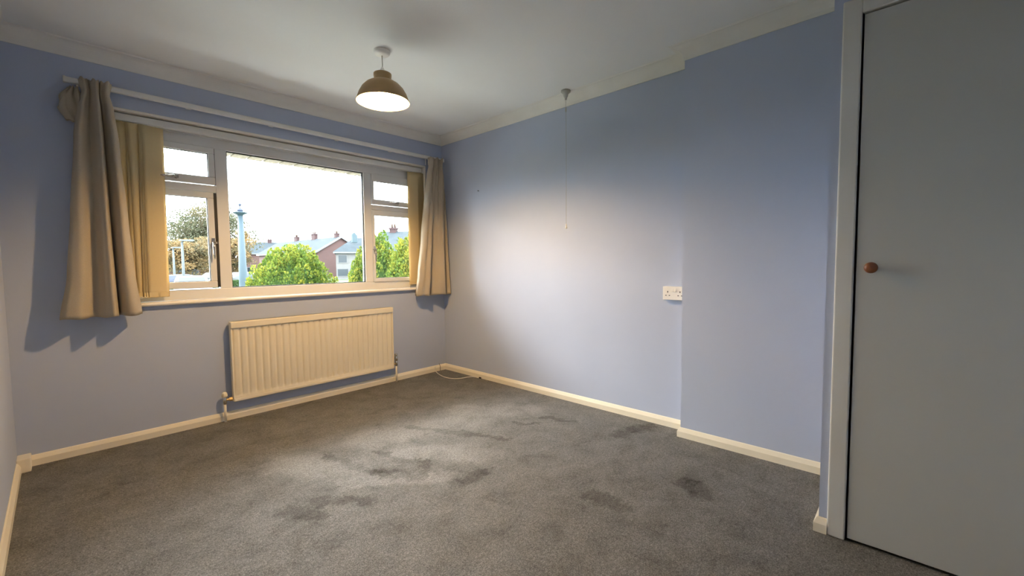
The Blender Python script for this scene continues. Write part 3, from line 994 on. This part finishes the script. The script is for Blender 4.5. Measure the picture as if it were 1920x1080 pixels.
def conifer(name, label, cx, cy, rx, ry, hh, nplume, seed, group=None, ex=2.6):
    """broad bush made of many upright feathery plumes"""
    rg = np.random.default_rng(seed)
    root = tag(empty(name, (cx, cy, ZG)), label, 'bush', group)
    Ps, Ds, Ts, Ss = [], [], [], []
    nf = 190
    for k in range(nplume):
        zf = 1 - (k + .5) / nplume
        ang = k * 2.39996 + rg.normal() * .25
        rr = math.sqrt(max(0, 1 - zf ** ex)) * (1 + rg.normal() * .045)
        tip = np.array([rx * rr * math.cos(ang), ry * rr * math.sin(ang), hh * (.10 + .90 * zf) * (1 + rg.normal() * .025)])
        ln, rad = rg.uniform(.45, .8), rg.uniform(.065, .105)
        out = np.array([math.cos(ang), math.sin(ang), 0]) * rr
        tn = rg.uniform(.25, .60)
        t = rg.random(nf) ** .8
        a2 = rg.random(nf) * 2 * PI
        pr = rad * (np.sin(PI * np.minimum(1, .18 + .82 * t)) ** .7 + .05)
        base = tip + np.stack([0 * t, 0 * t, -ln * (1 - t)], 1) - out * .10 * (1 - t)[:, None]
        Ps.append(base + np.stack([np.cos(a2) * pr, np.sin(a2) * pr, 0 * t], 1))
        Ds.append(np.stack([np.cos(a2) * .5, np.sin(a2) * .5, .9 + 0 * t], 1) + rg.normal(size=(nf, 3)) * .25)
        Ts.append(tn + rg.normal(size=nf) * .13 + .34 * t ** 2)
        Ss.append(rg.uniform(.03, .06, nf))
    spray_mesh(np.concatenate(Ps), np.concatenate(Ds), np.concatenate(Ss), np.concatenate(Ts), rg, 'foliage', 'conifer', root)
    MB().tube([(0, 0, 0), (0.02, 0, hh * .4), (0, .02, hh * .8)], [.09, .06, .02], 10).build('trunk', 'bark', root)
    # core that stops the view through, toned dark for shade between the plumes
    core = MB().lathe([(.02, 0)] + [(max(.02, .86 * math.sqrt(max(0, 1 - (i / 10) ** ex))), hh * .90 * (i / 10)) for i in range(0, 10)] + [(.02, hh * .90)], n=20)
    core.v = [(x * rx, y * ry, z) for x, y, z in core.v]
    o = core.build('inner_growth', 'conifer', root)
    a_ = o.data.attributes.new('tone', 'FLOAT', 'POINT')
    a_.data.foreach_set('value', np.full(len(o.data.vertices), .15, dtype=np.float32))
    return root


def tree(name, label, c, rx, rz, zc, ncl, nleaf, mat, seed, size=.45, group=None, trunk=.22):
    rg = np.random.default_rng(seed)
    root = tag(empty(name, (c.x, c.y, ZG)), label, 'tree', group)
    br = MB()
    zc0 = zc - ZG
    br.tube([(0, 0, 0), (.1, 0, zc0 * .4), (0, .1, zc0), (0, 0, zc0 + rz * .7)], [trunk, trunk * .8, trunk * .5, .04], 10)
    Ps, Ds, Ts = [], [], []
    for k in range(ncl):
        d = rg.normal(size=3); d /= np.linalg.norm(d)
        rr = rg.uniform(.25, 1.0)
        cc = np.array([d[0] * rx * rr, d[1] * rx * rr, zc0 + d[2] * rz * rr])
        cr_ = rg.uniform(.14, .28) * rx
        st = np.array([0, 0, max(zc0 * .45, cc[2] - rx * .8)])
        br.tube([tuple(st), tuple(st * .4 + cc * .6 + np.array([0, 0, .2])), tuple(cc)], [.08, .05, .02], 5)
        e = rg.normal(size=(nleaf, 3)); e /= np.linalg.norm(e, axis=1, keepdims=True)
        Ps.append(cc + e * cr_ * (rg.random(nleaf) ** .4)[:, None] * np.array([1.25, 1.25, .62]))
        Ds.append(e + rg.normal(size=(nleaf, 3)) * .6)
        Ts.append(rg.uniform(.15, .85) + rg.normal(size=nleaf) * .18)
    br.build('trunk', 'bark', root)
    P = np.concatenate(Ps)
    spray_mesh(P, np.concatenate(Ds), size * rg.uniform(.6, 1.2, len(P)), np.concatenate(Ts), rg, 'foliage', mat, root)
    return root


def bush_at(px0, px1, pytop, D, name, label, seed, npl, ex=2.6):
    a, b, t = at(px0, 500, D), at(px1, 500, D), at((px0 + px1) / 2, pytop, D)
    cx = (a.x + b.x) / 2
    return conifer(name, label, cx, a.y, (b.x - a.x) / 2, (b.x - a.x) / 2 * .75, t.z - ZG, npl, seed, ex=ex)


bush_at(440, 640, 459, 9.0, 'conifer_bush', 'broad rounded golden-green conifer behind the middle pane', 21, 300, 2.2)
bush_at(636, 770, 443, 7.6, 'conifer_bush', 'golden-green conifer rising behind the mullion beside the middle pane', 22, 230, 1.6)
bush_at(716, 840, 432, 6.0, 'conifer_bush', 'tall golden-green conifer filling the small opening window', 23, 230, 2.4)

tree('autumn_tree', 'tall olive-green tree with thin top beyond the parked cars', at(385, 440, 80), 7.0, 5.2, at(385, 436, 80).z, 110, 170, 'leafgreen', 31, .30)
tree('autumn_tree', 'low orange-leaved autumn tree behind the white car', at(352, 470, 60), 3.0, 2.5, at(352, 481, 60).z, 70, 170, 'leaforange', 32, .24)
tree('autumn_tree', 'orange-leaved autumn tree just beside the pale blue pole', at(430, 470, 68), 3.5, 3.5, at(430, 472, 68).z, 70, 170, 'leaforange', 33, .25)


# poles
def pole_thing(name, label, base, top_z, r0, r1, mat, group=None):
    root = tag(empty(name, (base.x, base.y, ZG)), label, 'lamp post', group)
    h = top_z - ZG
    MB().lathe([(r0 * 1.5, 0), (r0 * 1.5, .05), (r0, .06), (r0, h * .3), (r1, h)], n=16).build('pole', mat, root)
    return root, h


t = at(451, 404, 22)
root, h = pole_thing('camera_mast', 'fat pale blue mast with a disc top rising behind the conifer', at(455, 500, 22), t.z, .17, .11, 'pole')
root['category'] = 'mast'
MB().lathe([(.11, h - .01), (.13, h + .03), (.28, h + .10), (.30, h + .13), (.12, h + .17), (.10, h + .17)], n=24).build('disc', 'pole', root)
MB().lathe([(.10, h + .17), (.13, h + .22), (.11, h + .30), (.03, h + .34), (.02, h + .42), (.06, h + .43), (.06, h + .53), (.02, h + .55)], n=16).build('camera_head', 'carblue', root)


def street_light(px, pytop, D, arm, label):
    t = at(px, pytop, D)
    root, h = pole_thing('street_light', label, Vector((t.x, t.y, 0)), t.z, .085, .06, 'lampgrey')
    s = arm
    MB().tube([(0, 0, h - .05), (.1 * s, 0, h + .05), (.35 * s, 0, h + .08)], .04, 8).build('arm', 'lampgrey', root)
    MB().prism([(.2 * s, .04), (.3 * s, .13), (.9 * s, .15), (1.0 * s, .08), (.9 * s, .03)], 'y', -.13, .13).build('lantern', 'carwhite', root).location = (-.35 * s, 0, h)
    return root


street_light(341, 453, 34, 1, 'grey street light nearest, tall post left of white car')
street_light(324.5, 466, 44, 1, 'shorter street light further off, by the blind')


# cars
def car(px, D, rz, body, label):
    c = at(px, 500, D)
    root = tag(empty('parked_car', (c.x, c.y, ZG), rz), label, 'car')
    hw = .86
    side = [(-2.05, .25), (-2.1, .55), (-2.0, .85), (-1.55, .95), (-.95, 1.0), (-.45, 1.42), (.75, 1.47), (1.45, 1.30), (1.85, 1.0), (2.08, .9), (2.1, .4), (2.0, .22)]
    mb = MB()
    V, k = [], len(side)
    for y, f in ((-hw, 0), (-hw * .93, 1), (hw * .93, 1), (hw, 0)):
        for x, z in side:
            inn = .16 if z > 1.05 else 0
            V.append((x * (1 if f else .99), (abs(y) - inn) * (1 if y > 0 else -1), z + (.03 if f and z > .8 else 0)))
    fs = []
    for j in range(3):
        for i in range(k):
            i2 = (i + 1) % k
            fs.append((j * k + i, j * k + i2, (j + 1) * k + i2, (j + 1) * k + i))
    fs += [tuple(range(k)), tuple(range(4 * k - 1, 3 * k - 1, -1))]
    mb.add(V, fs, False)
    mb.build('body', body, root)
    # windscreen, rear screen, side glass
    def quad(name, pts):
        a = [Vector(p) for p in pts]
        nn = (a[1] - a[0]).cross(a[2] - a[0]).normalized() * .012
        MB().add([p + nn for p in a] + [p - nn for p in a], [(0, 1, 2, 3), (7, 6, 5, 4), (0, 4, 5, 1), (1, 5, 6, 2), (2, 6, 7, 3), (3, 7, 4, 0)]).build(name, 'carglass', root)
    quad('windscreen', [(-.93, -.64, 1.06), (-.93, .64, 1.06), (-.50, .58, 1.42), (-.50, -.58, 1.42)])
    quad('rear_screen', [(1.84, -.62, 1.06), (1.84, .62, 1.06), (1.46, .56, 1.32), (1.46, -.56, 1.32)])
    for s in (-1, 1):
        quad('side_glass', [(-.75, s * .79, 1.03), (1.5, s * .79, 1.03), (1.1, s * .69, 1.36), (-.40, s * .69, 1.39)])
        for x in (-1.35, 1.3):
            MB().lathe([(.20, -.09), (.32, -.09), (.33, -.05), (.33, .05), (.32, .09), (.20, .09)], (x, s * .80, .33), 18, 'y').build('wheel', 'tyre', root)
        MB().box(-2.09, -2.02, s * .6 - .16, s * .6 + .16, .66, .80).build('headlamp', 'hpane', root, bevel=.02)
    return root


car(358, 31, math.radians(82), 'carwhite', 'white car parked head-on between grass and street light')
car(322, 39, math.radians(10), 'carblue', 'dark blue car parked beside the shorter street light')
car(402, 51, math.radians(20), 'carwhite', 'white car partly hidden by the opening sash edge')
car(442, 46, math.radians(20), 'carwhite', 'white car just beside the big conifer, behind the pole')

# low clipped hedge between the car rows
a, b = at(306, 520, 36), at(446, 520, 36)
hd = tag(empty('clipped_hedge', ((a.x + b.x) / 2, a.y, ZG)), 'low bright green hedge running behind the white car', 'hedge')
ln = (b.x - a.x) + 3
MB().box(-ln / 2, ln / 2, -.35, .35, 0, .95).build('inner_growth', 'lawn', hd)
rg = np.random.default_rng(77)
P = np.stack([rg.uniform(-ln / 2, ln / 2, 5000), rg.choice([-.36, .36], 5000), rg.uniform(0, .97, 5000)], 1)
tp = rg.random(5000) < .4
P[tp, 1] = rg.uniform(-.36, .36, tp.sum()); P[tp, 2] = .95
spray_mesh(P, np.stack([0 * P[:, 0], np.sign(P[:, 1]) * .6, 0 * P[:, 0] + .7], 1) + rg.normal(size=P.shape) * .4, np.full(5000, .12), rg.random(5000), rg, 'foliage', 'hedge', hd)


# houses
def house(name, label, p0, p1, half, eave, ridge, wall, windows=(), chimneys=(), hip=0.0):
    """ridge runs from p0 (near end) to p1; sizes in metres above the grass"""
    d = Vector((p1.x - p0.x, p1.y - p0.y, 0))
    Ln = d.length
    root = tag(empty(name, (p0.x, p0.y, ZG), math.atan2(d.y, d.x)), label, 'house')
    m = MB()
    if hip:
        m.box(0, Ln, -half, half, 0, eave)
    else:
        m.prism([(-half, 0), (half, 0), (half, eave), (0, ridge - .1), (-half, eave)], 'x', 0, Ln)
    m.build('wall', wall, root)
    ov = .35
    h0 = hip
    for s in (-1, 1):
        z_e = eave - (ridge - eave) / half * ov
        vs = [(-ov, s * (half + ov), z_e), (Ln + ov, s * (half + ov), z_e), (Ln + ov - (h0 + ov if hip else 0), 0, ridge), (-ov + (h0 + ov if hip else 0), 0, ridge)]
        vs2 = [(x, y, z + .14) for x, y, z in vs]
        MB().add(vs + vs2, [(0, 1, 2, 3), (4, 5, 6, 7), (0, 1, 5, 4), (1, 2, 6, 5), (2, 3, 7, 6), (3, 0, 4, 7)]).build('roof', 'slate', root)
        if not hip:
            for x in (-ov - .04, Ln + ov):
                vs = [(x, s * (half + ov), z_e - .12), (x, 0, ridge - .12), (x, 0, ridge + .2), (x, s * (half + ov), z_e + .2)]
                MB().add(vs + [(a_ + .06, b_, c_) for a_, b_, c_ in vs], [(0, 1, 2, 3), (4, 5, 6, 7), (0, 1, 5, 4), (1, 2, 6, 5), (2, 3, 7, 6), (3, 0, 4, 7)]).build('bargeboard', 'fascia', root)
        MB().box(-ov, Ln + ov, s * (half + ov) - .06, s * (half + ov) + .06, z_e - .1, z_e + .12).build('gutter', 'fascia', root)
    if hip:
        for x0, sg in ((0, -1), (Ln, 1)):
            z_e = eave - (ridge - eave) / half * ov
            vs = [(x0 + sg * ov, -(half + ov), z_e), (x0 + sg * ov, half + ov, z_e), (x0 - sg * h0, 0, ridge)]
            MB().add(vs + [(a_, b_, c_ + .14) for a_, b_, c_ in vs], [(0, 1, 2), (3, 4, 5), (0, 1, 4, 3), (1, 2, 5, 4), (2, 0, 3, 5)]).build('roof', 'slate', root)
    for face, u, z, ww_, hh_ in windows:        # face: 'e0' end wall, 's-','s+' long sides
        if face == 'e0':
            f = MB().box(-.06, .02, u - ww_ / 2, u + ww_ / 2, z, z + hh_)
            g_ = MB().box(-.075, -.05, u - ww_ / 2 + .1, u + ww_ / 2 - .1, z + .1, z + hh_ - .1)
        else:
            s = -1 if face == 's-' else 1
            f = MB().box(u - ww_ / 2, u + ww_ / 2, s * half - s * .02, s * (half + .06), z, z + hh_)
            g_ = MB().box(u - ww_ / 2 + .1, u + ww_ / 2 - .1, s * (half + .05), s * (half + .075), z + .1, z + hh_ - .1)
        fo = f.build('window', 'fascia', root)
        g_.build('pane', 'hpane', fo)
    for x, y, z0, z1, wd in chimneys:
        co = MB().box(x - wd / 2, x + wd / 2, y - .3, y + .3, z0, z1).box(x - wd / 2 - .06, x + wd / 2 + .06, y - .36, y + .36, z1 - .18, z1).build('chimney', 'chim', root)
        for dx in (-.22, .22):
            MB().lathe([(.12, z1), (.10, z1 + .35), (.12, z1 + .38), (.12, z1 + .4)], (x + dx * wd, y, 0), 10).build('chimney_pot', 'pot', co)
    return root


a, b = at(638, 445, 72), at(525, 457, 97)
rz_ = (a.z - ZG)
house('terraced_house', 'red brick house with white gable edge and slate roof', a, b, 4.1, rz_ - 2.4, rz_, 'redbrick',
      chimneys=[(1.2, 0, rz_ - .3, rz_ + .75, .8), (9.5, 0, rz_ - .5, rz_ + 1.1, 1.3), (17, 0, rz_ - .5, rz_ + .9, 1.2)])
a, b = at(540, 456, 115), at(452, 452.5, 118)
rz_ = (a.z - ZG)
house('terraced_house', 'distant slate-roofed terrace row behind the big conifer', a, b, 4.2, rz_ - 2.6, rz_, 'redbrick',
      chimneys=[(4.0, 0, rz_ - .5, rz_ + .8, 1.0), (9.6, 0, rz_ - .5, rz_ + 1.5, 1.0)])
a, b = at(630, 448, 64), at(745, 441, 60)
rz_ = (at(668, 447, 62).z - ZG)
house('rendered_house', 'white rendered house with hipped slate roof', a, b, 3.6, at(640, 471, 60).z - ZG, rz_, 'render',
      windows=[('s-', .9, 2.35, 1.3, 1.25), ('s-', 3.3, 2.35, 1.0, 1.25), ('s-', 5.3, 2.35, 1.3, 1.25), ('s-', .9, .4, 1.6, 1.2), ('e0', 0.6, 2.35, 1.2, 1.2)],
      hip=2.6)
ds = at(664, 447, 57)
dsh = tag(empty('rooftop_vent', (ds.x, ds.y, ZG)), 'pale blue hood standing on the white house roof', 'roof vent')
hz = ds.z - ZG
MB().prism([(-.35, hz - .6), (.35, hz - .6), (.42, hz + .35), (-.05, hz + .85), (-.35, hz + .6)], 'y', -.25, .25).build('hood', 'dish', dsh, bevel=.05)
a, b = at(722, 437, 42), at(800, 424, 38)
rz_ = (a.z - ZG)
house('terraced_house', 'slate-roofed house behind the tall conifer', a, b, 4.0, rz_ - 2.2, rz_, 'redbrick', chimneys=[(1.0, 0, rz_ - .4, rz_ + .55, .7), (4.4, 0, rz_ - .4, rz_ + 1.3, 1.0)])
a, b = at(300, 483, 94), at(436, 483, 95)
rz_ = (a.z - ZG)
house('brick_block', 'low red brick block with white windows behind the autumn trees', a, b, 4, rz_ - 1.0, rz_, 'redbrick',
      windows=[('s-', 1.5 + 2.2 * i, .6, 1.2, 1.3) for i in range(8)])
